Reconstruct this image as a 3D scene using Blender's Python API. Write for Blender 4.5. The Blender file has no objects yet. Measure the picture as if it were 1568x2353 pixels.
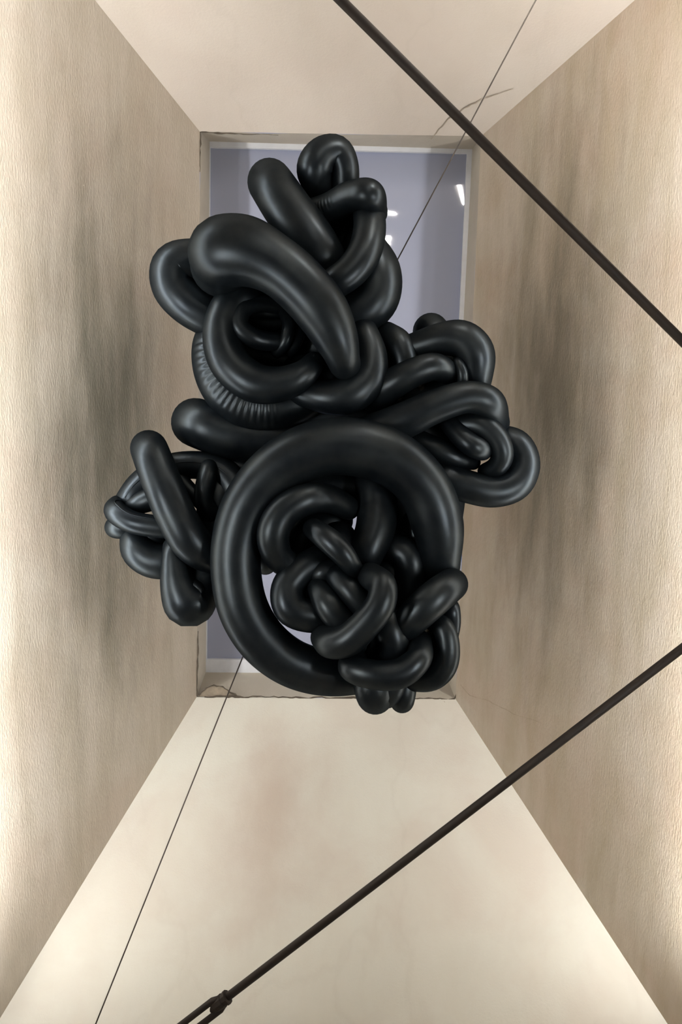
import bpy, bmesh, math, random
from mathutils import Vector, Matrix, noise as mnoise
random.seed(7)
scene = bpy.context.scene
COL = scene.collection

# ------------------------------------------------------------------ camera
FPX = 1750.0                      # focal length in pixels of a 1568 x 2353 frame
TILT = math.radians(8.5)          # how far the lens leans away from the zenith
CAM = Vector((0, 0, 1.6))
RX = Vector((1, 0, 0))
UP = Vector((0, -math.cos(TILT), math.sin(TILT)))
FW = Vector((0, math.sin(TILT), math.cos(TILT)))
cd = bpy.data.cameras.new('camera')
cd.sensor_fit = 'VERTICAL'; cd.sensor_height = 36; cd.sensor_width = 36
cd.lens = FPX / 2353 * 36
cd.clip_start = 0.05; cd.clip_end = 100
cam = bpy.data.objects.new('camera', cd); COL.objects.link(cam)
m3 = Matrix((RX, UP, -FW)).transposed()
cam.matrix_world = Matrix.Translation(CAM) @ m3.to_4x4()
scene.camera = cam

# ------------------------------------------------------------------ world and exposure
world = bpy.data.worlds.new('dusk'); scene.world = world; world.use_nodes = True
bg = world.node_tree.nodes['Background']
bg.inputs[0].default_value = (0.20, 0.24, 0.38, 1); bg.inputs[1].default_value = 1.0
scene.view_settings.view_transform = 'Standard'; scene.view_settings.look = 'None'
scene.view_settings.gamma = 1; scene.view_settings.use_curve_mapping = False
scene.view_settings.exposure = 0.38
LED_LEFT, LED_RIGHT = 72.0, 68.0     # brightness of the cove lamps
SCONCE = 420.0
ROOM_L, ROOM_R = 190.0, 170.0
WARM = (0.985, 1.0, 1.0)

# ------------------------------------------------------------------ helpers
def ray(px, py):
    return (px - 784) / FPX * RX + (1176.5 - py) / FPX * UP + FW
def at_depth(px, py, d): return CAM + ray(px, py) * d
def at_height(px, py, h):                  # h metres above the lens
    r = ray(px, py); return CAM + r * (h / r.z)

def link(name, verts, faces, mat, parent=None, smooth=False, uvs=None):
    me = bpy.data.meshes.new(name); me.from_pydata([tuple(v) for v in verts], [], faces); me.update()
    if mat: me.materials.append(mat)
    if smooth: me.polygons.foreach_set('use_smooth', [True] * len(me.polygons))
    if uvs:
        l = me.uv_layers.new(name='UVMap')
        for p in me.polygons:
            for li in p.loop_indices: l.data[li].uv = uvs[me.loops[li].vertex_index]
    o = bpy.data.objects.new(name, me); COL.objects.link(o)
    if parent: o.parent = parent; o.matrix_parent_inverse = parent.matrix_world.inverted()
    return o
def tag(o, label=None, cat=None, group=None, kind=None):
    if label: o['label'] = label
    if cat: o['category'] = cat
    if group: o['group'] = group
    if kind: o['kind'] = kind
    return o
def empty(name, loc, label, cat, group=None):
    o = bpy.data.objects.new(name, None); COL.objects.link(o); o.location = loc
    o.empty_display_size = 0.1
    o.matrix_world = Matrix.Translation(loc)
    return tag(o, label, cat, group)

def mat(name):
    m = bpy.data.materials.new(name); m.use_nodes = True
    nt = m.node_tree; return m, nt, nt.nodes['Principled BSDF']
def nd(nt, t, **kw):
    n = nt.nodes.new(t)
    for k, v in kw.items():
        if k in n.inputs: n.inputs[k].default_value = v
        else: setattr(n, k, v)
    return n
def ramp(nt, fac, stops, interp='LINEAR'):
    r = nt.nodes.new('ShaderNodeValToRGB'); cr = r.color_ramp; cr.interpolation = interp
    while len(cr.elements) < len(stops): cr.elements.new(0.5)
    for e, (p, c) in zip(cr.elements, stops):
        e.position = p; e.color = (*c, 1) if len(c) == 3 else c
    nt.links.new(fac, r.inputs[0]); return r.outputs[0]
def mix(nt, fac, a, b, mode='MIX'):
    n = nt.nodes.new('ShaderNodeMix'); n.data_type = 'RGBA'; n.blend_type = mode
    for i, v in ((0, fac), (6, a), (7, b)):
        if hasattr(v, 'links'): nt.links.new(v, n.inputs[i])
        else: n.inputs[i].default_value = v if not isinstance(v, tuple) else (*v, 1)
    return n.outputs[2]
def uvmap(nt, scale, loc=(0, 0, 0)):
    t = nt.nodes.new('ShaderNodeTexCoord'); m = nt.nodes.new('ShaderNodeMapping')
    m.inputs['Scale'].default_value = scale; m.inputs['Location'].default_value = loc
    nt.links.new(t.outputs['UV'], m.inputs[0]); return m.outputs[0]
def noisetex(nt, vec, scale, detail=4, rough=0.55, dist=0.0):
    n = nd(nt, 'ShaderNodeTexNoise', Scale=scale, Detail=detail, Roughness=rough, Distortion=dist)
    nt.links.new(vec, n.inputs['Vector']); return n.outputs['Fac']

# ------------------------------------------------------------------ materials
def plaster(name, base, streak, blotch, streak_amt, blotch_amt, seed, damp=None, veins=False, level=False):
    """u runs along the wall in metres, v down it in metres"""
    m, nt, b = mat(name)
    broad = noisetex(nt, uvmap(nt, (1, 1, 1), (seed, 0, 0)), 1.1, 5, 0.6, 0.4)
    streaks = noisetex(nt, uvmap(nt, (0.5, 2.6, 1) if level else (2.2, 0.8, 1), (seed, 3, 0)), 1.6, 7, 0.62, 0.5)
    fine = noisetex(nt, uvmap(nt, (2.0, 12, 1) if level else (7, 4, 1), (seed, 5, 0)), 2.0, 6, 0.65, 0.3)
    c = mix(nt, ramp(nt, broad, [(0.42, (0,) * 3), (0.68, (blotch_amt,) * 3)]), base, blotch)
    c = mix(nt, ramp(nt, streaks, [(0.42, (0,) * 3), (0.72, (streak_amt,) * 3)]), c, streak)
    c = mix(nt, ramp(nt, fine, [(0.45, (0,) * 3), (0.8, (streak_amt * 0.4,) * 3)]), c, streak)
    if damp:                                   # ragged damp, mould grey patch; side walls also get the sculpture's shade painted in
        (cu, cv, ru, rv, col, amt) = damp
        tc = nt.nodes.new('ShaderNodeTexCoord'); mp = nt.nodes.new('ShaderNodeMapping')
        mp.inputs['Location'].default_value = (-cu / ru, -cv / rv, 0)
        mp.inputs['Scale'].default_value = (1 / ru, 1 / rv, 1)
        nt.links.new(tc.outputs['UV'], mp.inputs[0])
        ln = nd(nt, 'ShaderNodeVectorMath', operation='LENGTH'); nt.links.new(mp.outputs[0], ln.inputs[0])
        wob = noisetex(nt, uvmap(nt, (0.6, 3.0, 1) if level else (1.6, 1.0, 1), (seed + 9, 1, 0)), 1.5, 6, 0.65)
        s = nd(nt, 'ShaderNodeMath', operation='MULTIPLY_ADD'); s.inputs[1].default_value = 1.6
        nt.links.new(wob, s.inputs[0]); nt.links.new(ln.outputs['Value'], s.inputs[2])
        c = mix(nt, ramp_range(nt, s.outputs[0], 0.7, 1.9, amt), c, col)
    if veins:
        v = nd(nt, 'ShaderNodeTexVoronoi', Scale=0.55, feature='DISTANCE_TO_EDGE')
        wv = nd(nt, 'ShaderNodeVectorMath', operation='ADD')
        n3 = nd(nt, 'ShaderNodeTexNoise', Scale=1.7, Detail=5.0)
        u0 = uvmap(nt, (1.0, 0.6, 1), (seed + 2, 0, 0)); nt.links.new(u0, n3.inputs['Vector'])
        nt.links.new(u0, wv.inputs[0]); nt.links.new(n3.outputs['Color'], wv.inputs[1])
        nt.links.new(wv.outputs[0], v.inputs['Vector'])
        c = mix(nt, ramp(nt, v.outputs['Distance'], [(0.0, (0.12,) * 3), (0.02, (0,) * 3)]), c, (0.36, 0.31, 0.25))
    nt.links.new(c, b.inputs['Base Color'])
    b.inputs['Roughness'].default_value = 0.62
    b.inputs['Specular IOR Level'].default_value = 0.3
    grain = noisetex(nt, uvmap(nt, (4, 14, 1) if level else (9, 9, 1), (seed, 0, 0)), 6.0, 8, 0.65)
    bp = nd(nt, 'ShaderNodeBump', Strength=0.5 if level else 0.25, Distance=0.012)
    nt.links.new(grain, bp.inputs['Height']); nt.links.new(bp.outputs[0], b.inputs['Normal'])
    return m
def ramp_range(nt, fac, a, z, amt):
    n = nd(nt, 'ShaderNodeMapRange'); n.interpolation_type = 'SMOOTHSTEP'
    n.inputs[1].default_value = a; n.inputs[2].default_value = z
    n.inputs[3].default_value = amt; n.inputs[4].default_value = 0
    nt.links.new(fac, n.inputs[0]); return n.outputs[0]

M_END_T = plaster('plaster_cream_top', (0.52, 0.46, 0.395), (0.45, 0.395, 0.325), (0.475, 0.395, 0.335), 0.35, 0.5, 1.0, veins=True)
M_END_B = plaster('plaster_cream_bottom', (0.53, 0.50, 0.425), (0.48, 0.435, 0.355), (0.45, 0.38, 0.315), 0.30, 0.6, 7.3, veins=True,
                  damp=(2.25, 0.95, 0.60, 1.15, (0.38, 0.30, 0.24), 0.62))
M_SIDE_L = plaster('plaster_streaked_left', (0.45, 0.395, 0.325), (0.32, 0.275, 0.205), (0.38, 0.30, 0.235), 0.65, 0.6, 13.0, level=True,
                   damp=(4.3, 1.15, 2.5, 0.8, (0.12, 0.11, 0.08), 0.92))  # mould stain with the sculpture's shade painted into it
M_SIDE_R = plaster('plaster_streaked_right', (0.45, 0.385, 0.31), (0.32, 0.265, 0.175), (0.38, 0.28, 0.205), 0.65, 0.7, 21.0, level=True,
                   damp=(4.3, 1.05, 2.5, 0.8, (0.12, 0.10, 0.068), 0.92))  # damp stain plus painted shade of the tubes at mid slope
M_LEDGE = plaster('plaster_ledge', (0.52, 0.47, 0.38), (0.40, 0.35, 0.26), (0.44, 0.37, 0.29), 0.4, 0.5, 31.0)

m, nt, b = mat('floor_boards'); M_FLOOR = m
tcx = nt.nodes.new('ShaderNodeTexCoord')
n = nd(nt, 'ShaderNodeTexNoise', Scale=3.0, Detail=5.0); nt.links.new(tcx.outputs['Object'], n.inputs['Vector'])
nt.links.new(ramp(nt, n.outputs['Fac'], [(0.3, (0.075, 0.075, 0.075)), (0.7, (0.12, 0.12, 0.12))]), b.inputs['Base Color'])
b.inputs['Roughness'].default_value = 0.5

def rubber():
    m, nt, b = mat('black_rubber')
    nt.nodes.remove(b)
    tc = nt.nodes.new('ShaderNodeTexCoord')
    n1 = nd(nt, 'ShaderNodeTexNoise', Scale=5.0, Detail=5.0, Roughness=0.6); nt.links.new(tc.outputs['Object'], n1.inputs['Vector'])
    n2 = nd(nt, 'ShaderNodeTexNoise', Scale=60.0, Detail=3.0); nt.links.new(tc.outputs['Object'], n2.inputs['Vector'])
    bp = nd(nt, 'ShaderNodeBump', Strength=0.05, Distance=0.004); nt.links.new(n2.outputs['Fac'], bp.inputs['Height'])
    df = nt.nodes.new('ShaderNodeBsdfDiffuse'); gl = nt.nodes.new('ShaderNodeBsdfGlossy'); ad = nt.nodes.new('ShaderNodeAddShader')
    nt.links.new(ramp(nt, n1.outputs['Fac'], [(0.3, (0.0030, 0.0040, 0.0052)), (0.7, (0.0055, 0.0072, 0.0084))]), df.inputs['Color'])
    nt.links.new(ramp(nt, n1.outputs['Fac'], [(0.3, (0.027, 0.032, 0.037)), (0.7, (0.040, 0.046, 0.049))]), gl.inputs['Color'])
    nt.links.new(ramp(nt, n1.outputs['Fac'], [(0.3, (0.32,) * 3), (0.7, (0.41,) * 3)]), gl.inputs['Roughness'])
    for q in (df, gl): nt.links.new(bp.outputs[0], q.inputs['Normal'])
    nt.links.new(df.outputs[0], ad.inputs[0]); nt.links.new(gl.outputs[0], ad.inputs[1])
    nt.links.new(ad.outputs[0], nt.nodes['Material Output'].inputs['Surface'])
    return m
M_RUBBER = rubber()
def plain(name, col, rough=0.5, metal=0.0, var=(0.7, 1.2)):
    m, nt, b = mat(name)
    tc = nt.nodes.new('ShaderNodeTexCoord')
    n1 = nd(nt, 'ShaderNodeTexNoise', Scale=14.0, Detail=4.0); nt.links.new(tc.outputs['Object'], n1.inputs['Vector'])
    d = tuple(c * var[0] for c in col); l = tuple(min(1, c * var[1]) for c in col)
    nt.links.new(ramp(nt, n1.outputs['Fac'], [(0.3, d), (0.7, l)]), b.inputs['Base Color'])
    b.inputs['Roughness'].default_value = rough; b.inputs['Metallic'].default_value = metal
    return m
M_IRON = plain('rusty_iron', (0.013, 0.0068, 0.0033), 0.7)
M_CABLE = plain('steel_cable', (0.10, 0.085, 0.075), 0.5, 0.3)
M_WHITE = plain('white_frame_paint', (0.60, 0.60, 0.62), 0.5, var=(0.95, 1.03))
M_HOUSING = plain('lamp_housing', (0.25, 0.25, 0.26), 0.5, 0.5)
M_CRACK = plain('crack_dark', (0.06, 0.045, 0.03), 0.9)
M_BRASS = plain('dull_brass', (0.20, 0.18, 0.14), 0.4, 0.6)
M_BROKEN = plain('broken_plaster', (0.20, 0.16, 0.115), 0.95)
def glow(name, col, s):
    m, nt, b = mat(name)
    b.inputs['Base Color'].default_value = (0.8, 0.8, 0.8, 1)
    b.inputs['Emission Color'].default_value = (*col, 1); b.inputs['Emission Strength'].default_value = s
    return m
m, nt, b = mat('milky_skylight_glass'); M_PANE = m
b.inputs['Base Color'].default_value = (0.265, 0.275, 0.345, 1); b.inputs['Roughness'].default_value = 0.55
b.inputs['Specular IOR Level'].default_value = 0.2
b.inputs['Coat Weight'].default_value = 1.0; b.inputs['Coat Roughness'].default_value = 0.03
tc = nt.nodes.new('ShaderNodeTexCoord')
n1 = nd(nt, 'ShaderNodeTexNoise', Scale=2.2, Detail=2.0); nt.links.new(tc.outputs['Object'], n1.inputs['Vector'])
bp = nd(nt, 'ShaderNodeBump', Strength=0.05, Distance=0.01); nt.links.new(n1.outputs['Fac'], bp.inputs['Height'])
nt.links.new(bp.outputs[0], b.inputs['Coat Normal'])

# ------------------------------------------------------------------ the room: a hopper shaped light shaft over a room
H_RIM, H_TOP, H_BASE = 7.0, 7.85, 4.15
rim_px = {'TL': (460, 303), 'TR': (1106, 313), 'BL': (452, 1602), 'BR': (1047, 1606)}
out_px = {'TL': (218, 0), 'TR': (1460, 0), 'BL': (0, 2340), 'BR': (1535, 2353)}
FLARE = 0.5
rim, base = {}, {}
for k in rim_px:
    P = at_height(*rim_px[k], H_RIM); rim[k] = P
    nrm = ray(*rim_px[k]).cross(ray(*out_px[k]))
    sgn = -1 if k[1] == 'L' else 1
    x = P.x + sgn * FLARE * (H_RIM - H_BASE)
    y = -(nrm.x * x + nrm.z * H_BASE) / nrm.y
    base[k] = Vector((x, y, CAM.z + H_BASE))
FLOOR_Z = 0.0
def wall(name, a, b2, material, label):
    """sloping face from the rim edge a-b down to the base, then straight to the floor"""
    nu, nv = 24, 16
    verts, uvs, faces = [], [], []
    wid = (base[a] - base[b2]).length
    rows = [(t / nv, 0) for t in range(nv + 1)] + [(1, t / 4) for t in range(1, 5)]
    sl = H_RIM - H_BASE
    for (t, dn) in rows:
        for i in range(nu + 1):
            s = i / nu
            p = rim[a].lerp(rim[b2], s).lerp(base[a].lerp(base[b2], s), t)
            if dn: p = Vector((p.x, p.y, p.z + (FLOOR_Z - p.z) * dn))
            verts.append(p)
            c = 0.5 + (s - 0.5) * (1 if dn else ((rim[a] - rim[b2]).length * (1 - t) + wid * t) / wid)
            uvs.append((c * wid, (t * sl * 1.1 + dn * 6)))
    for j in range(len(rows) - 1):
        for i in range(nu):
            k = j * (nu + 1) + i
            faces.append((k, k + 1, k + nu + 2, k + nu + 1))
    o = link(name, verts, faces, material, uvs=uvs, smooth=False)
    return tag(o, label, kind='structure')
wall('wall_left', 'TL', 'BL', M_SIDE_L, 'left sloping plaster wall with grey damp streaks and painted-in shade')
wall('wall_right', 'BR', 'TR', M_SIDE_R, 'right sloping plaster wall with brown damp streaks and painted-in shade')
wall('wall_back', 'TR', 'TL', M_END_T, 'short cream plaster wall above the sculpture, with faint cracks')
wall('wall_front', 'BL', 'BR', M_END_B, 'short cream plaster wall below the sculpture, with pinkish stains')
o = link('floor', [Vector((base[k].x, base[k].y, FLOOR_Z)) for k in ('TL', 'TR', 'BR', 'BL')], [(0, 1, 2, 3)], M_FLOOR)
tag(o, 'plain brown floor of the room below', kind='structure')

# recess (the upright reveal between the rim and the skylight)
rec_px = {'TL': (482, 325), 'TR': (1086, 343), 'BL': (473, 1545), 'BR': (1024, 1549)}
pane_px = {'TL': (483, 338), 'TR': (1074, 352), 'BL': (475, 1515), 'BR': (1020, 1520)}
rec = {k: at_height(*rec_px[k], H_TOP) for k in rec_px}
pan = {k: at_height(*pane_px[k], H_TOP) for k in rec_px}
order = [('TL', 'BL', 'left'), ('BR', 'TR', 'right'), ('TR', 'TL', 'back'), ('BL', 'BR', 'front')]
n_trim = 0
for a, b2, side in order:
    n_trim += 1
    N = 40; vs = []; uv = []; fs = []
    L = (rim[a] - rim[b2]).length
    for j in range(4):
        for i in range(N + 1):
            s = i / N
            p = rim[a].lerp(rim[b2], s).lerp(rec[a].lerp(rec[b2], s), j / 3)
            if j < 3:          # uneven hand-finished plaster
                p = p + Vector((mnoise.noise(p * 2.5), mnoise.noise(p * 2.5 + Vector((9, 1, 2))), 0)) * 0.008 * (1 if 0 < i < N else 0)
            vs.append(p); uv.append((s * L, j * 0.17))
    for j in range(3):
        for i in range(N):
            k = j * (N + 1) + i; fs.append((k, k + N + 1, k + N + 2, k + 1))
    tag(link('trim_%d' % n_trim, vs, fs, M_LEDGE, uvs=uv), 'plaster reveal under the skylight, %s side' % side, kind='structure')
# skylight: four frame bars and the milky pane
win = empty('window_1', (pan['TL'] + pan['BR']) / 2, 'milky blue grey skylight pane in a white frame at the top of the shaft', None)
win['kind'] = 'structure'
for a, b2, side in order:
    dz = Vector((0, 0, 0.04)); dn = Vector((0, 0, 0.0))
    q = [rec[a], rec[b2], pan[b2], pan[a]]
    vs = [p + dn for p in q] + [p + dz for p in q]
    link('window_frame', vs, [(0, 1, 2, 3), (7, 6, 5, 4), (0, 4, 5, 1), (1, 5, 6, 2), (2, 6, 7, 3), (3, 7, 4, 0)], M_WHITE, win)
q = [pan[k] + Vector((0, 0, 0.03)) for k in ('TL', 'TR', 'BR', 'BL')]
c0 = sum(q, Vector()) / 4; q = [c0 + (p - c0) * 1.02 for p in q]
DOME, DOME_L = 0.06, 0.06                   # the pane is a very shallow dome
def pane_z(u, v): return DOME * (1 - u * u) + DOME_L * (1 - v * v)
NP = 28; vs = []; fs = []
for layer in (0, 0.012):
    for jj in range(NP + 1):
        for ii in range(NP + 1):
            p = q[0].lerp(q[1], ii / NP).lerp(q[3].lerp(q[2], ii / NP), jj / NP)
            vs.append(p + Vector((0, 0, layer + pane_z(2 * ii / NP - 1, 2 * jj / NP - 1))))
for layer in (0, 1):
    o0 = layer * (NP + 1) ** 2
    for jj in range(NP):
        for ii in range(NP):
            k = o0 + jj * (NP + 1) + ii
            f4 = (k, k + 1, k + NP + 2, k + NP + 1); fs.append(f4 if layer == 0 else f4[::-1])
link('pane', vs, fs, M_PANE, win, smooth=True)
PANE_Q = q
def pane_bounce(px, py):
    """point on the pane seen at a pixel and the direction its gloss sends the sight line"""
    r = ray(px, py).normalized(); z = H_TOP + 0.03
    for _ in range(4):
        p = CAM + r * (z / r.z)
        v = (p.y - (PANE_Q[0].y + PANE_Q[1].y) / 2) / ((PANE_Q[3].y + PANE_Q[2].y - PANE_Q[0].y - PANE_Q[1].y) / 2)
        l, rr = PANE_Q[0].lerp(PANE_Q[3], v), PANE_Q[1].lerp(PANE_Q[2], v)
        u = (p.x - l.x) / (rr.x - l.x); U, V = 2 * u - 1, 2 * v - 1
        z = H_TOP + 0.03 + pane_z(U, V)
    hx, hy = (rr.x - l.x) / 2, (PANE_Q[3].y - PANE_Q[0].y) / 2
    n3 = Vector((DOME * -2 * U / hx, DOME_L * -2 * V / hy, -1)).normalized()
    return p, r - n3 * 2 * r.dot(n3)

# ------------------------------------------------------------------ tubes
def catmull(P, closed, step):
    """P: list of 4-vectors (x, y, z, r) as Vector; returns dense samples"""
    n = len(P); out = []
    segs = n if closed else n - 1
    for i in range(segs):
        g = lambda k: P[k % n] if closed else P[min(max(k, 0), n - 1)]
        p0, p1, p2, p3 = g(i - 1), g(i), g(i + 1), g(i + 2)
        d = lambda a, b3: max(1e-4, (a.xyz - b3.xyz).length) ** 0.5
        t1 = d(p0, p1); t2 = t1 + d(p1, p2); t3 = t2 + d(p2, p3)
        ns = max(2, int((p2.xyz - p1.xyz).length / step))
        for s in range(ns):
            t = t1 + (t2 - t1) * s / ns
            A1 = p0 * ((t1 - t) / t1) + p1 * (t / t1)
            A2 = p1 * ((t2 - t) / (t2 - t1)) + p2 * ((t - t1) / (t2 - t1))
            A3 = p2 * ((t3 - t) / (t3 - t2)) + p3 * ((t - t2) / (t3 - t2))
            B1 = A1 * ((t2 - t) / t2) + A2 * (t / t2)
            B2 = A2 * ((t3 - t) / (t3 - t1)) + A3 * ((t - t1) / (t3 - t1))
            out.append(B1 * ((t2 - t) / (t2 - t1)) + B2 * ((t - t1) / (t2 - t1)))
    if not closed: out.append(P[-1])
    return out

def sweep(samples, closed, nring=28, disp=None, caps=True):
    """samples: (pos Vector, radius); returns verts, faces"""
    n = len(samples)
    T = []
    for i in range(n):
        a = samples[(i - 1) % n][0] if closed else samples[max(i - 1, 0)][0]
        b3 = samples[(i + 1) % n][0] if closed else samples[min(i + 1, n - 1)][0]
        t = (b3 - a); T.append(t.normalized() if t.length > 1e-9 else Vector((0, 0, 1)))
    u = T[0].orthogonal().normalized(); U = [u]
    for i in range(1, n):
        ax = T[i - 1].cross(T[i])
        if ax.length > 1e-8:
            u = Matrix.Rotation(T[i - 1].angle(T[i]), 3, ax.normalized()) @ u
        u = (u - T[i] * u.dot(T[i])).normalized(); U.append(u)
    tw = 0.0
    if closed:
        ax = T[-1].cross(T[0]); e = u
        if ax.length > 1e-8: e = Matrix.Rotation(T[-1].angle(T[0]), 3, ax.normalized()) @ u
        tw = math.atan2(e.cross(U[0]).dot(T[0]), e.dot(U[0]))
    verts, faces = [], []
    for i, (p, r) in enumerate(samples):
        a0 = tw * i / n
        v = T[i].cross(U[i])
        for k in range(nring):
            a = a0 + 2 * math.pi * k / nring
            nn = U[i] * math.cos(a) + v * math.sin(a)
            rr = r + (disp(i, p, nn, r) if disp else 0)
            verts.append(p + nn * rr)
    for i in range(n if closed else n - 1):
        j = (i + 1) % n
        for k in range(nring):
            k2 = (k + 1) % nring
            faces.append((i * nring + k, i * nring + k2, j * nring + k2, j * nring + k))
    if not closed and caps:
        for i, flip in ((0, True), (n - 1, False)):
            c = len(verts); verts.append(samples[i][0])
            for k in range(nring):
                a, b4 = i * nring + k, i * nring + (k + 1) % nring
                faces.append((c, b4, a) if flip else (c, a, b4))
    return verts, faces

D0 = 4.85                                   # distance of the sculpture's middle from the lens
def tube_point(p):
    px, py, z, r = p
    d = D0 * (1 - z / FPX)
    return at_depth(px, py, d), r / FPX * d

sculpt = empty('tube_sculpture', at_depth(770, 1150, D0),
               'huge hanging sculpture of knotted glossy black inflated rubber inner tubes', 'sculpture')
def rubber_tube(pts, closed=False, wrinkle=None, seam=None, back=2.0, label=None, step=7):
    """pts: (px, py, nearness in px, radius in px). An open run is closed by a return run behind it, as an inner tube folded double."""
    P = [Vector(p) for p in pts]
    nvis = len(P)
    if not closed:
        # turn round each end, come back behind
        def behind(p, f=1.0, s=0.9): return Vector((p.x, p.y, p.z - back * p.w * f, p.w * s))
        e, e1 = P[-1], P[-2]; s0, s1 = P[0], P[1]
        P = P + [Vector((e.x, e.y, e.z - back * e.w * 0.55, e.w * 0.97))] + [behind(p) for p in reversed(P)] \
              + [Vector((s0.x, s0.y, s0.z - back * s0.w * 0.55, s0.w * 0.97))]
        # the two extra turning points bulge outwards a little
        for idx, (q, q1) in ((nvis, (e, e1)), (len(P) - 1, (s0, s1))):
            dv = (q.xy - q1.xy); dv = dv.normalized() * q.w * 0.25 if dv.length > 0 else dv
            P[idx].x += dv.x; P[idx].y += dv.y
    S = catmull(P, True, step if not wrinkle else 2.2)
    # soften kinks
    for _ in range(3 if not wrinkle else 12):
        S = [(S[i - 1] + S[i] * 2 + S[(i + 1) % len(S)]) / 4 for i in range(len(S))]
    W = [tube_point((s.x, s.y, s.z, max(3, s.w))) for s in S]
    disp = None
    if wrinkle:
        x0, y0, x1, y1, amp, pitch, side = wrinkle
        acc = [0.0]
        for i in range(1, len(S)): acc.append(acc[-1] + (S[i].xy - S[i - 1].xy).length)
        cx, cy = side
        def disp(i, p, nn, r):
            s = S[i]
            if not (x0 <= s.x <= x1 and y0 <= s.y <= y1) or s.z < P[0].z - 60: return 0
            f = -nn.dot(FW); q = nn.dot(RX) * cx + nn.dot(-UP) * cy
            w = max(0.0, 1 - abs(q - 0.22) / 0.5) * (1 if f > 0 else 0)
            fade = min(1, (s.x - x0) / 15, (x1 - s.x) / 30, (s.y - y0) / 15, (y1 - s.y) / 15)
            return amp / FPX * D0 * w * max(0, fade) * math.sin(2 * math.pi * acc[i] / pitch)
    verts, faces = sweep(W, True, 28 if not wrinkle else 48, disp)
    o = link('inner_tube', verts, faces, M_RUBBER, sculpt, smooth=True)
    if label: o['label'] = label
    if seam is not None:                    # moulded seam line running along the tube
        line = catmull([Vector(p) for p in pts], False, 5)
        out = []
        for i, s in enumerate(line):
            a = line[max(i - 1, 0)]; c = line[min(i + 1, len(line) - 1)]
            p, r = tube_point((s.x, s.y, s.z, s.w))
            t = (tube_point(tuple(c))[0] - tube_point(tuple(a))[0]).normalized()
            nn = (-FW) - t * (-FW).dot(t); nn.normalize(); sd = t.cross(nn)
            out.append((p + (nn * math.cos(seam) + sd * math.sin(seam)) * r * 1.0, 0.0042))
        v2, f2 = sweep(out, False, 8)
        link('seam', v2, f2, M_RUBBER, o, smooth=True)
    return o

TUBES = []
def T(*pts, **kw): TUBES.append((pts, kw))
# --- the big open ring
T((1012, 1285, 20, 48), (1006, 1205, 35, 60), (975, 1122, 45, 62), (915, 1062, 50, 65), (842, 1032, 50, 67), (765, 1026, 50, 66),
  (690, 1046, 50, 65), (618, 1096, 48, 62), (568, 1165, 45, 60), (545, 1240, 42, 58), (543, 1320, 40, 58), (560, 1400, 40, 58),
  (602, 1470, 36, 57), (664, 1520, 28, 55), (735, 1544, 10, 53), (810, 1548, -20, 48), (885, 1530, -60, 44), (950, 1480, -80, 42),
  (990, 1420, -70, 42), (1005, 1355, -30, 42), closed=True, label='widest tube, an open ring in the middle of the sculpture')
# --- upper cluster
T((733, 432, -70, 32), (723, 388, -40, 43), (742, 354, -30, 39), (776, 346, -35, 34), (792, 380, -48, 33), (792, 430, -75, 33), back=1.0)          # top loop
T((628, 430, -30, 53), (668, 490, -15, 56), (722, 560, -10, 54), (745, 595, -20, 50))                     # upper left finger
T((715, 500, -75, 40), (757, 482, -40, 37), (805, 452, 10, 34), (848, 447, 38, 35), (858, 480, -10, 32),
  wrinkle=(735, 440, 792, 520, 0.9, 9, (0, 1)))
T((846, 478, -25, 36), (850, 525, 10, 38), (838, 580, 30, 39), (806, 625, 35, 38), (770, 650, 30, 36))    # right curve
T((840, 575, -60, 50), (866, 632, -45, 58), (856, 692, -45, 58), (800, 730, -55, 52))                     # right bulge
T((455, 600, -40, 50), (402, 612, -30, 53), (398, 655, -30, 51), (436, 698, -35, 51), (505, 738, -60, 48))   # far left loop
T((510, 592, 70, 74), (510, 580, 90, 80), (560, 577, 105, 80), (630, 607, 110, 68), (690, 655, 105, 65), (742, 718, 95, 62),
  (776, 785, 80, 50), (790, 828, 60, 38), back=1.6, label='fattest tube, sweeping across the upper cluster')
T((575, 672, -10, 34), (530, 702, 5, 42), (508, 760, 15, 42), (525, 830, 20, 46), (585, 880, 25, 46), (650, 882, 30, 40), (700, 858, 32, 32), (718, 838, 20, 26))
T((520, 740, -90, 48), (498, 800, -70, 56), (510, 870, -62, 58), (560, 922, -60, 62), (630, 935, -62, 55), (700, 915, -75, 48),
  wrinkle=(470, 795, 640, 960, 1.7, 12.0, (-0.75, 0.65)))
T((835, 765, -20, 34), (852, 815, -5, 38), (846, 870, 5, 42), (800, 908, 8, 45), (745, 912, 5, 38), (695, 900, -15, 32))
# tubes seen inside the cavity
T((650, 706, -40, 19), (592, 697, -5, 20), (552, 714, 18, 24), (548, 750, 22, 24), (585, 778, 12, 23), (650, 786, -30, 20), back=1.2)
T((578, 717, -45, 12), (602, 720, -35, 13), (640, 718, -45, 13), back=1.0)
T((652, 712, -35, 14), (664, 748, -10, 15), (656, 785, -10, 15), (638, 808, -30, 14), back=1.0)
T((692, 745, -50, 16), (684, 778, -40, 16), (668, 802, -45, 16), back=1.0)
T((540, 690, -140, 50), (600, 740, -150, 60), (680, 740, -150, 60), (740, 800, -140, 50), back=1.0)
T((760, 600, -140, 60), (700, 650, -150, 60), (620, 650, -150, 50), back=1.0)
T((770, 870, -60, 40), (690, 850, -120, 42), back=1.0)
T((540, 810, -150, 45), (600, 815, -150, 46), (690, 830, -150, 45), back=1.0)
T((735, 470, -150, 42), (790, 520, -150, 52), (800, 600, -150, 58), (760, 650, -150, 55), back=1.0)
T((600, 975, -150, 45), (690, 960, -150, 45), (850, 955, -150, 45), back=1.0)
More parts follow.
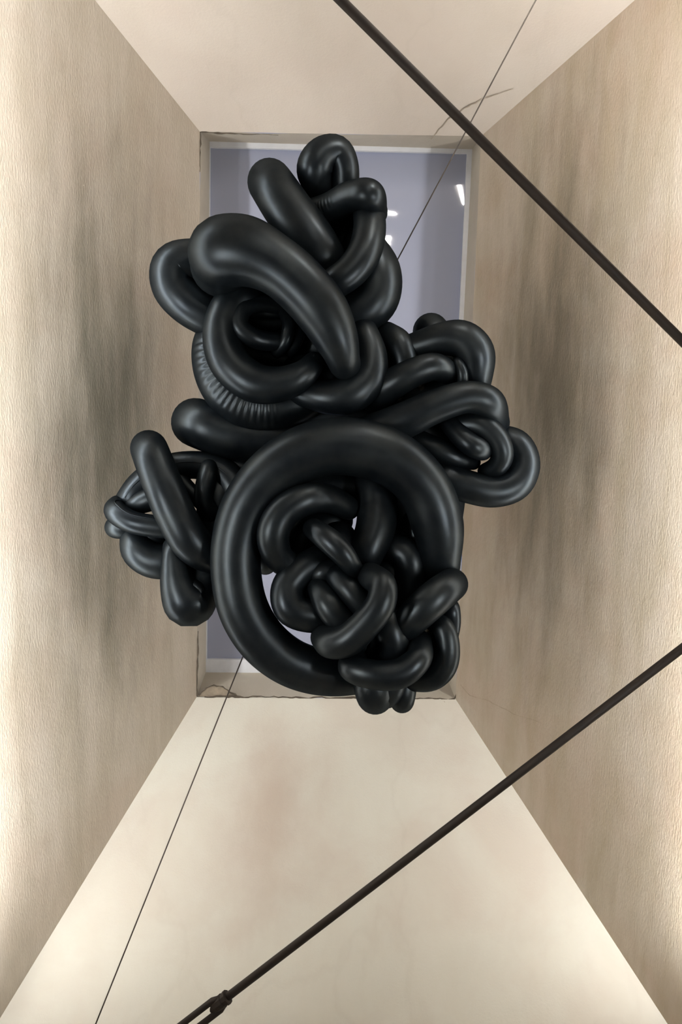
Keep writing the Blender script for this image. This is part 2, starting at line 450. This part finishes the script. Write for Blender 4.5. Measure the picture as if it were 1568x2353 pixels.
# --- left cluster
T((462, 975, -95, 57), (520, 995, -95, 58), (590, 1005, -100, 55), (650, 1010, -110, 50), back=1.2)
T((346, 1040, 0, 43), (372, 1108, 20, 45), (405, 1185, 25, 46), (442, 1248, 15, 46), (485, 1276, -15, 42), (530, 1280, -50, 38), label='long straight diagonal tube of the left cluster')
T((298, 1150, -80, 32), (322, 1118, -85, 34), (372, 1083, -90, 34), (440, 1068, -90, 32), (510, 1085, -95, 36), (545, 1130, -95, 40), seam=-0.15, back=1.2)
T((408, 1078, -95, 16), (418, 1108, -80, 20), (445, 1135, -70, 18), (470, 1160, -75, 20), back=1.0)
T((480, 1078, -60, 22), (472, 1115, -42, 23), (468, 1150, -42, 22), (485, 1180, -60, 24), back=1.0)
T((268, 1160, -60, 20), (262, 1172, -38, 26), (296, 1197, -22, 26), (345, 1208, -20, 26), (400, 1212, -30, 26), seam=-0.75, back=1.3)
T((270, 1212, -70, 26), (305, 1215, -80, 26), (360, 1238, -80, 22), back=1.0)
T((300, 1165, -75, 24), (330, 1152, -62, 27), (375, 1140, -70, 28), back=1.0)
T((310, 1232, -80, 33), (316, 1262, -65, 40), (350, 1288, -60, 41), (400, 1290, -65, 40), back=1.4)
T((400, 1262, -10, 26), (403, 1305, -5, 34), (412, 1350, -5, 44), (434, 1384, -15, 60), (462, 1352, -40, 46), (482, 1295, -60, 36), back=1.5)
T((400, 1330, -100, 26), (450, 1330, -110, 34), (520, 1300, -120, 40), back=1.0)
T((520, 1062, -145, 42), (570, 1090, -145, 42), back=1.0)
T((500, 1130, -100, 45), (500, 1190, -100, 48), (510, 1250, -100, 48), back=1.0)
T((400, 1180, -110, 40), (420, 1230, -110, 42), (460, 1290, -110, 42), back=1.0)
# --- right cluster
T((995, 768, -130, 42), (1010, 790, -135, 42), (1050, 800, -135, 42), back=1.2)
T((940, 800, -50, 30), (975, 790, -35, 34), (1020, 778, -20, 38), (1062, 780, -15, 44), (1092, 812, -20, 46), (1094, 858, -35, 40), (1090, 890, -60, 36))
T((893, 772, -55, 30), (917, 790, -35, 33), (930, 830, -30, 31), (925, 870, -45, 30), back=1.3)
T((868, 905, -40, 38), (910, 878, 0, 36), (960, 852, 15, 33), (1000, 842, 10, 32), (1026, 854, -12, 28))
T((1052, 832, 0, 12), (1064, 856, 8, 13), (1062, 892, -10, 13), back=1.0)
T((845, 1000, -30, 44), (930, 966, 5, 42), (1010, 930, 25, 39), (1078, 912, 30, 37), (1122, 924, 20, 38), (1136, 964, -30, 34), label='long tube of the right cluster, running behind the ring')
T((1150, 1010, -70, 34), (1186, 1024, -50, 38), (1205, 1066, -40, 37), (1186, 1112, -30, 38), (1135, 1130, -25, 37), (1075, 1118, -25, 38), (1020, 1100, -35, 38))
T((1055, 975, -25, 30), (1105, 977, 3, 31), (1143, 1008, 10, 28), (1156, 1046, 5, 26), (1140, 1075, -15, 24), (1120, 1082, -30, 20), back=1.2)
T((1030, 965, -25, 24), (1058, 1000, 5, 25), (1088, 1026, 20, 26), (1105, 1032, 15, 26), back=1.3)
T((950, 1008, -45, 26), (1005, 1034, -25, 27), (1055, 1056, -30, 24), (1085, 1062, -45, 18), back=1.0)
T((930, 900, -110, 45), (990, 900, -110, 45), (1070, 900, -110, 45), back=1.0)
T((900, 830, -110, 32), (950, 830, -110, 40), (1040, 850, -110, 38), back=1.0)
T((960, 980, -110, 45), (1030, 1010, -110, 42), (1110, 990, -110, 32), back=1.0)
T((1030, 1140, -110, 40), (1015, 1250, -110, 40), back=1.0)
# --- lower cluster inside and below the ring
T((795, 1165, 10, 28), (755, 1145, 40, 33), (700, 1148, 75, 37), (648, 1180, 85, 38), (627, 1230, 85, 38), (640, 1280, 65, 34), (675, 1305, 35, 30), label='dark hooked tube inside the ring')
T((725, 1218, 85, 25), (752, 1238, 110, 29), (788, 1272, 120, 28), (812, 1305, 105, 22))
T((862, 1110, -30, 46), (868, 1165, -10, 47), (862, 1220, 10, 46), (838, 1275, 20, 42))
T((915, 1265, 0, 36), (938, 1275, 10, 38), (945, 1320, 10, 38), (940, 1370, 0, 38))
T((735, 1285, 25, 34), (690, 1312, 55, 36), (660, 1352, 70, 38), (668, 1398, 80, 40), (710, 1416, 75, 38), (760, 1415, 50, 36))
T((733, 1352, 70, 26), (750, 1385, 100, 32), (785, 1430, 105, 32), (820, 1470, 80, 30))
T((775, 1325, 75, 28), (808, 1362, 105, 29), (845, 1405, 100, 28), back=1.4)
T((760, 1310, 60, 26), (735, 1320, 60, 26), back=1.0)
T((858, 1328, 120, 32), (880, 1345, 160, 33), (876, 1385, 175, 35), (842, 1432, 175, 36), (798, 1472, 165, 38), (760, 1478, 140, 36), (752, 1470, 110, 34), label='curved tube hanging nearest, over the twin fingers')
T((875, 1410, 80, 34), (898, 1450, 105, 38), (905, 1500, 95, 36), (890, 1540, 60, 32))
T((965, 1478, 85, 28), (962, 1515, 140, 31), (918, 1548, 152, 35), (855, 1550, 150, 34), (808, 1534, 125, 32), (815, 1515, 80, 28), back=1.2)
T((850, 1540, 60, 36), (856, 1575, 84, 44), (860, 1590, 84, 44), back=1.0)
T((905, 1540, 50, 34), (896, 1570, 72, 40), (888, 1582, 74, 41), back=1.0)
T((935, 1550, 40, 26), (928, 1590, 50, 29), (925, 1606, 50, 29), back=1.0)
T((1032, 1348, 90, 38), (1006, 1368, 115, 41), (968, 1402, 120, 41), (930, 1440, 95, 36))
T((990, 1430, 55, 22), (1018, 1440, 85, 26), (1030, 1480, 95, 27), (1022, 1530, 90, 30), (992, 1558, 80, 30), (945, 1560, 55, 28), back=1.3)
T((1036, 1400, 40, 22), (1040, 1430, 35, 20), (1030, 1470, 25, 22), back=1.0)
T((900, 1300, -60, 50), (930, 1400, -30, 45), (900, 1480, -20, 45), back=1.0)
T((760, 1200, -60, 45), (700, 1230, -60, 45), (690, 1285, -60, 32), back=1.0)
T((780, 1250, 0, 45), (800, 1330, 10, 45), (860, 1400, 20, 50), (850, 1500, 20, 45), back=1.0)
T((960, 1200, -60, 40), (985, 1340, -40, 42), (985, 1450, 10, 38), (965, 1530, 20, 36), back=1.0)
T((650, 1135, -90, 45), (735, 1115, -90, 48), (830, 1120, -90, 48), (920, 1145, -95, 50), (950, 1215, -95, 45), back=1.0)
T((700, 1345, -20, 30), (730, 1400, -20, 32), (790, 1440, -20, 40), back=1.0)
T((612, 1290, -90, 28), (630, 1250, -90, 30), back=1.0)
for pts, kw in TUBES: rubber_tube(pts, **kw)

def rod(name, a, b3, r, material, parent=None, n=16):
    v, f = sweep([(a, r), (b3, r)], False, n)
    return link(name, v, f, material, parent, smooth=True)
def valve(px, py, z, dx, dy, r=5.5, L=16):
    a, _ = tube_point((px, py, z, 1)); b3, _ = tube_point((px + dx, py + dy, z + L, 1))
    rr = r / FPX * D0
    prof = [(0, 1.5), (0.2, 1.5), (0.25, 0.9), (0.8, 0.9), (0.82, 1.05), (1, 1.05)]
    v, f = sweep([(a.lerp(b3, t), rr * k) for t, k in prof], False, 14)
    link('valve_stem', v, f, M_BRASS, sculpt, smooth=True)['label'] = 'small metal air valve'
valve(968, 890, -62, -4, -5); valve(918, 912, -62, -4, -4); valve(978, 1450, 60, 3, -4)

# ------------------------------------------------------------------ tie rods, just under the slopes
H_ROD = 4.0
def on_walls(p, q):
    """run the level line p-q out to the upright walls"""
    d = (q - p).normalized()
    cs = [base['TL'], base['TR'], base['BR'], base['BL']]
    ts = []
    for i in range(4):
        a, c = cs[i], cs[(i + 1) % 4]
        e = c - a; den = d.x * e.y - d.y * e.x
        if abs(den) < 1e-6: continue
        w = a - p
        t = (w.x * e.y - w.y * e.x) / den; s = (w.x * d.y - w.y * d.x) / den
        if -0.001 <= s <= 1.001: ts.append(t)
    return p + d * min(ts), p + d * max(ts), d
def end_plate(p, d, parent):
    v, f = sweep([(p + d * 0.002, 0.085), (p + d * 0.02, 0.085), (p + d * 0.021, 0.045), (p + d * 0.05, 0.045)], False, 6)
    link('end_plate', v, f, M_IRON, parent)
r_rod = 10.5 / FPX * 4.05
a, c, d = on_walls(at_height(783, 0, H_ROD), at_height(1568, 783, H_ROD))
t1 = empty('tie_rod', a, 'dark rusty iron tie rod crossing the upper right corner', 'tie rod', 'iron tie rods')
rod('rod', a, c, r_rod, M_IRON, t1); end_plate(a, d, t1); end_plate(c, -d, t1)
p0, p1 = at_height(507, 2303, H_ROD), at_height(1568, 1490, H_ROD)
a, c, d = on_walls(p0, p1)
t2 = empty('tie_rod', a, 'dark rusty iron tie rod with a turnbuckle crossing the lower right corner', 'tie rod', 'iron tie rods')
sd = d.cross(Vector((0, 0, 1))).normalized(); upv = Vector((0, 0, 1))
rod('rod', p0, c, r_rod * 0.98, M_IRON, t2); end_plate(c, -d, t2)
# turnbuckle: an eye block where the rod screws in, two side bars, a second block and the far rod
tb = bpy.data.objects.new('turnbuckle', None)
def block(cpos, s):
    prof = [(-0.060, 0.020), (-0.056, 0.030), (-0.03, 0.037), (0.0, 0.040), (0.02, 0.041), (0.022, 0.036), (0.036, 0.036), (0.038, 0.041), (0.056, 0.041), (0.058, 0.028)]
    v, f = sweep([(cpos + d * s * t, r) for t, r in prof], False, 10)
    return v, f
Lb = min(0.62, (p0 - a).length - 0.2)
for q, s in ((p0, 1), (p0 - d * Lb, -1)):
    v, f = block(q, s); o = link('turnbuckle_nut', v, f, M_IRON, t2)
for s in (-1, 1):
    off = sd * s * 0.038
    v, f = sweep([(p0 + off * 0.75 + d * 0.02, 0.010), (p0 + off - d * 0.03, 0.019), (p0 + off - d * 0.10, 0.019), (p0 + off - d * (Lb - 0.10), 0.019),
                  (p0 + off - d * (Lb - 0.03), 0.019), (p0 + off * 0.75 - d * (Lb + 0.02), 0.010)], False, 12)
    link('turnbuckle_bar', v, f, M_IRON, t2, smooth=True)
v, f = sweep([(p0 - d * 0.052 - sd * 0.008, 0.022), (p0 - d * 0.075 - sd * 0.008, 0.018), (p0 - d * 0.085 - sd * 0.008, 0.008)], False, 10)
link('rod_tip', v, f, M_IRON, t2)
rod('rod', p0 - d * Lb, a, r_rod * 0.98, M_IRON, t2); end_plate(a, d, t2)
bpy.data.objects.remove(tb)

# ------------------------------------------------------------------ thin guy cables holding the sculpture
def hit_slope(p, dvec, a, b3):
    n3 = (rim[b3] - rim[a]).cross(base[a] - rim[a]); return p + dvec * ((rim[a] - p).dot(n3) / dvec.dot(n3))
def cable(px0, d0, px1, d1, wall_edge, label):
    s = at_depth(*px0, d0); e = at_depth(*px1, d1); dv = (e - s).normalized()
    h = hit_slope(s, dv, *wall_edge)
    ts = [t for t in ((h - s).dot(dv), ((base[wall_edge[0]].y + base[wall_edge[1]].y) / 2 - s.y) / dv.y, ((base['TR'].x if dv.x > 0 else base['TL'].x) - s.x) / dv.x) if t > 0]
    h = s + dv * (min(ts) - 0.012)
    g = empty('guy_cable', h, label, 'cable', 'guy cables of the sculpture')
    rod('wire', s, h, 0.0042, M_CABLE, g, 8)
    v, f = sweep([(h - dv * 0.01, 0.012), (h - dv * 0.05, 0.012), (h - dv * 0.06, 0.006)], False, 10)
    link('anchor', v, f, M_IRON, g)
cable((893, 636), 5.0, (1232, 0), 4.3, ('TR', 'TL'), 'thin steel cable running from the sculpture to the upper edge')
cable((580, 1455), 4.9, (220, 2353), 4.4, ('BL', 'BR'), 'thin steel cable running from the sculpture to the lower left')

# ------------------------------------------------------------------ cracks and broken plaster around the rim
def ribbon(pts, height_fn, name, parent=None, w0=4.0, material=M_CRACK, jitter=2.0, step=9, lift=0.006):
    """ragged thin solid sliver following image points on the rim line"""
    path = []
    for (x0, y0, wa), (x1, y1, wb) in zip(pts, pts[1:]):
        n = max(1, int(math.hypot(x1 - x0, y1 - y0) / step))
        for i in range(n): t = i / n; path.append((x0 + (x1 - x0) * t, y0 + (y1 - y0) * t, wa + (wb - wa) * t))
    path.append(pts[-1])
    vs, fs = [], []
    for i, (x, y, w) in enumerate(path):
        a = path[max(i - 1, 0)]; c = path[min(i + 1, len(path) - 1)]
        tx, ty = c[0] - a[0], c[1] - a[1]; L = math.hypot(tx, ty) or 1; nx, ny = -ty / L, tx / L
        jx = random.uniform(-1, 1) * jitter; ww = w * random.uniform(0.5, 1.3)
        for s in (-0.5, 0.5):
            p = height_fn(x + nx * (jx + s * ww), y + ny * (jx + s * ww))
            r = (CAM - p).normalized()
            vs.append(p + r * lift); vs.append(p - r * 0.004)
    for i in range(len(path) - 1):
        k = i * 4; j = k + 4
        fs += [(k, k + 2, j + 2, j), (k + 1, j + 1, j + 3, k + 3), (k, j, j + 1, k + 1), (k + 2, k + 3, j + 3, j + 2)]
    return vs, fs
rimh = lambda x, y: at_height(x, y, H_RIM)
def crack(pts, wall_name, **kw):
    par = bpy.data.objects[wall_name]
    v, f = ribbon(pts, kw.pop('fn', rimh), 'crack', **kw)
    return link('crack', v, f, kw.get('material', M_CRACK), par)
crack([(470, 1602, 5), (552, 1601, 6), (600, 1601, 2), (640, 1602, 3), (690, 1603, 4), (760, 1603, 3), (800, 1604, 6), (826, 1604, 4)], 'wall_front')
crack([(945, 1607, 3), (985, 1606, 3), (1030, 1607, 3), (1046, 1606, 5)], 'wall_front')
crack([(452, 1600, 5), (454, 1520, 4), (456, 1450, 3)], 'wall_left', jitter=0.8)
crack([(460, 303, 4), (459, 350, 5), (459, 395, 2)], 'wall_left', jitter=1.5)
crack([(460, 303, 3), (500, 306, 4), (560, 308, 1.5), (640, 310, 1)], 'wall_back', jitter=0.8)
crack([(1046, 1604, 7), (1053, 1588, 3), (1058, 1574, 1.5)], 'wall_right', jitter=1)
def on_slope(a, b3):
    n3 = (rim[b3] - rim[a]).cross(base[a] - rim[a])
    def fn(x, y):
        r = ray(x, y); return CAM + r * ((rim[a] - CAM).dot(n3) / r.dot(n3))
    return fn
M_HAIR = plain('hairline_crack', (0.33, 0.27, 0.20), 0.9)
slT, slR, slB = on_slope('TR', 'TL'), on_slope('BR', 'TR'), on_slope('BL', 'BR')
crack([(990, 320, 2), (1030, 275, 1.6), (1075, 245, 2), (1120, 224, 1.4), (1180, 205, 0.8)], 'wall_back', fn=slT, jitter=1.2, material=M_HAIR, lift=0.004)
crack([(1058, 1574, 1.6), (1080, 1598, 1.4), (1125, 1612, 1.6), (1180, 1640, 1.2), (1250, 1662, 0.7)], 'wall_right', fn=slR, jitter=1.5, material=M_HAIR, lift=0.004)
M_VEIN = plain('grey_vein', (0.36, 0.33, 0.275), 0.8, var=(0.92, 1.12))
crack([(838, 1636, 3), (842, 1670, 9), (850, 1710, 7), (866, 1760, 6), (882, 1800, 7), (886, 1850, 9), (880, 1900, 6), (878, 1965, 3)], 'wall_front', fn=slB, jitter=2.5, material=M_VEIN, lift=0.003)
crack([(852, 1715, 3), (856, 1770, 4), (868, 1830, 5), (874, 1890, 3)], 'wall_front', fn=slB, jitter=2.5, material=M_VEIN, lift=0.003)
crack([(770, 1690, 1.2), (860, 1735, 1.4), (960, 1775, 1.2), (1050, 1808, 0.8)], 'wall_front', fn=slB, jitter=1.5, material=M_HAIR, lift=0.004)
crack([(640, 1720, 1), (740, 1800, 1.2), (830, 1865, 1.3), (900, 1900, 0.8)], 'wall_front', fn=slB, jitter=1.5, material=M_HAIR, lift=0.004)
crack([(918, 2195, 2.0), (926, 2250, 1.6), (945, 2290, 1.8), (946, 2340, 1.2)], 'wall_front', fn=slB, jitter=1.5, material=M_HAIR, lift=0.004)
crack([(1020, 1612, 2), (1045, 1635, 1.5), (1085, 1670, 0.8)], 'wall_front', fn=slB, jitter=1.5, material=M_HAIR, lift=0.004)
slL0 = on_slope('TL', 'BL')
M_JOINT = plain('plaster_joint', (0.28, 0.25, 0.19), 0.9)
crack([(12, 958, 1.6), (90, 950, 1.6), (180, 944, 1.8), (215, 940, 1.0)], 'wall_left', fn=slL0, jitter=0.6, material=M_JOINT, lift=0.003)
crack([(8, 1318, 1.2), (90, 1310, 1.4), (150, 1300, 1.0)], 'wall_left', fn=slL0, jitter=0.6, material=M_JOINT, lift=0.003)
crack([(1268, 960, 1.2), (1262, 1100, 2.0), (1254, 1240, 2.2), (1250, 1380, 1.6), (1244, 1500, 1.0)], 'wall_right', fn=slR, jitter=1.0, material=M_JOINT, lift=0.003)
crack([(196, 1480, 1.2), (195, 1540, 1.6), (194, 1600, 1.0)], 'wall_left', fn=slL0, jitter=0.8, material=M_JOINT, lift=0.003)
# the broken away corner at the lower left of the rim
def patch(px, h0, h1, name, material, parent):
    top = [at_height(x, y, h0) for x, y in px]
    bot = [p + Vector((0, 0, h1)) for p in top]
    n = len(px); fs = [tuple(range(n)), tuple(range(2 * n - 1, n - 1, -1))] + [(i, i + n, (i + 1) % n + n, (i + 1) % n) for i in range(n)]
    return link(name, top + bot, fs, material, parent)
outl = [(455, 1600), (462, 1590), (474, 1584), (480, 1578), (492, 1576), (505, 1577), (517, 1582), (526, 1590), (541, 1594), (546, 1600), (532, 1601), (505, 1600), (480, 1602)]
patch(outl, H_RIM + 0.004, 0.012, 'broken_plaster_patch', M_BROKEN, bpy.data.objects['wall_front'])
crack([(456, 1598, 3), (474, 1582, 3), (492, 1575, 3), (512, 1578, 3), (528, 1590, 3), (548, 1600, 4)], 'wall_front', jitter=1.2, step=6)
# small flakes standing off the streaked plaster
M_FLAKE = plain('plaster_flake', (0.62, 0.56, 0.47), 0.8)
slL = on_slope('TL', 'BL')
for (x, y, s) in [(135, 327, 5), (190, 426, 5), (250, 1190, 5), (225, 1240, 7), (235, 1262, 6), (170, 1290, 6), (196, 1520, 4), (240, 1232, 5), (232, 1225, 4), (218, 1258, 5)]:
    pl = [slL(x + s * 0.4 * math.cos(k * 1.26 + x), y + s * math.sin(k * 1.26 + x)) for k in range(5)]
    nv = Vector((0.85, 0, -0.45)).normalized()
    c2 = sum(pl, Vector()) / 5 + nv * 0.012
    link('plaster_flake', pl + [c2], [(i, (i + 1) % 5, 5) for i in range(5)], M_FLAKE, bpy.data.objects['wall_left'])

# ------------------------------------------------------------------ lamps: strips on brackets beside the slopes, small wall lamps
def slope_x(side, h):                      # x of the left / right slope at a height above the lens
    a = rim['TL' if side < 0 else 'TR'].x; return a + side * FLARE * (H_RIM - h)
def cove(side, y0, y1, strength, label, h=4.35, off=(0.46, 0.14)):
    X = slope_x(side, h)
    A = Vector((X - side * off[0], y0, CAM.z + h)); B = Vector((X - side * off[1], y1, CAM.z + h))
    g = empty('strip_lamp', (A + B) / 2, label, 'lamp', 'strip lamps beside the slopes')
    upz = Vector((0, 0, 1)); sx = Vector((1, 0, 0))
    def prism(name, prof, material):
        vs = []
        for P in (A, B): vs += [P + sx * u + upz * w for u, w in prof]
        n = len(prof); fs = [(i, n + i, n + (i + 1) % n, (i + 1) % n) for i in range(n)] + [tuple(range(n)), tuple(range(2 * n - 1, n - 1, -1))]
        return link(name, vs, fs, material, g)
    prism('housing', [(-0.05, -0.05), (0.05, -0.05), (0.05, -0.01), (0.044, -0.01), (0.044, -0.04), (-0.044, -0.04), (-0.044, -0.01), (-0.05, -0.01)], M_HOUSING)
    prism('led_strip', [(-0.035, -0.035), (0.035, -0.035), (0.03, 0.0), (-0.03, 0.0)], glow('led_glow', WARM, strength))
    n = max(2, int((y1 - y0) / 1.3))
    for i in range(n + 1):
        y = y0 + 0.1 + (y1 - y0 - 0.2) * i / n
        rod('bracket_arm', Vector((A.lerp(B, (y - y0) / (y1 - y0)).x, y, A.z - 0.055)), Vector((slope_x(side, h - 0.055) - side * 0.02, y, A.z - 0.055)), 0.008, M_HOUSING, g, 8)
cove(-1, -3.0, 3.7, LED_LEFT, 'long warm white strip lamp on brackets along the left slope')
cove(1, -2.4, 3.7, LED_RIGHT, 'long warm white strip lamp on brackets along the right slope', off=(0.30, 0.14))
def room_lamp(side, y, h, L, strength, label):
    x = base['TL' if side < 0 else 'TR'].x - side * 0.07
    p = Vector((x, y, CAM.z + h)); al = Vector((0, 1, 0)); nv = Vector((-side, 0, 0))
    g = empty('tube_lamp', p, label, 'lamp', 'tube lamps low on the side walls')
    v, f = sweep([(p - al * L / 2, 0.02), (p + al * L / 2, 0.02)], False, 12)
    link('light_tube', v, f, glow('room_tube_glow', WARM, strength), g, smooth=True)
    for s in (-1, 1):
        v, f = sweep([(p + al * s * L / 2, 0.024), (p + al * s * (L / 2 + 0.04), 0.024)], False, 12)
        link('end_cap', v, f, M_HOUSING, g)
        rod('bracket_arm', p + al * s * (L / 2 + 0.02), p + al * s * (L / 2 + 0.02) - nv * 0.06, 0.012, M_HOUSING, g, 8)
room_lamp(-1, 0.6, 1.6, 1.4, ROOM_L, 'warm tube lamp low on the left wall')
room_lamp(1, 0.9, 1.6, 1.4, ROOM_R, 'warm tube lamp low on the right wall')

M_SCONCE = glow('tube_glow', (1.0, 0.95, 0.88), SCONCE)
def sconce(px, py, along, L, label, h0=0.3):
    """a small tube lamp standing where the glossy skylight mirrors it back to the eye"""
    q, r = pane_bounce(px, py)
    for h in (h0 + 0.1 * i for i in range(37)):
        p = q + r * ((CAM.z + h - q.z) / r.z)
        if base['TL'].x + 0.3 < p.x < base['TR'].x - 0.3 and max(base['TL'].y, base['TR'].y) + 0.3 < p.y < min(base['BL'].y, base['BR'].y) - 0.3: break
    g = empty('standing_lamp', Vector((p.x, p.y, FLOOR_Z)), label, 'lamp', 'small standing tube lamps')
    al = Vector(along).normalized()
    v, f = sweep([(p - al * L / 2, 0.012), (p + al * L / 2, 0.012)], False, 10)
    link('light_tube', v, f, M_SCONCE, g, smooth=True)
    b0 = Vector((p.x, p.y, FLOOR_Z)); upz = Vector((0, 0, 1))
    v, f = sweep([(b0 + upz * t, r) for t, r in ((0.001, 0.09), (0.02, 0.09), (0.03, 0.02), (0.05, 0.010), (p.z - b0.z - 0.013, 0.008))], False, 14)
    link('stand', v, f, M_HOUSING, g)
sconce(1058, 430, (.25, .95, 0), .42, 'longest tube lamp on a stand, far right of the room')
sconce(886, 553, (-.15, 1, 0), .16, 'tube lamp on a stand before the far wall, lengthwise one')
sconce(893, 489, (1, .2, 0), .10, 'tube lamp on a stand before the far wall, crosswise one', 2.2)
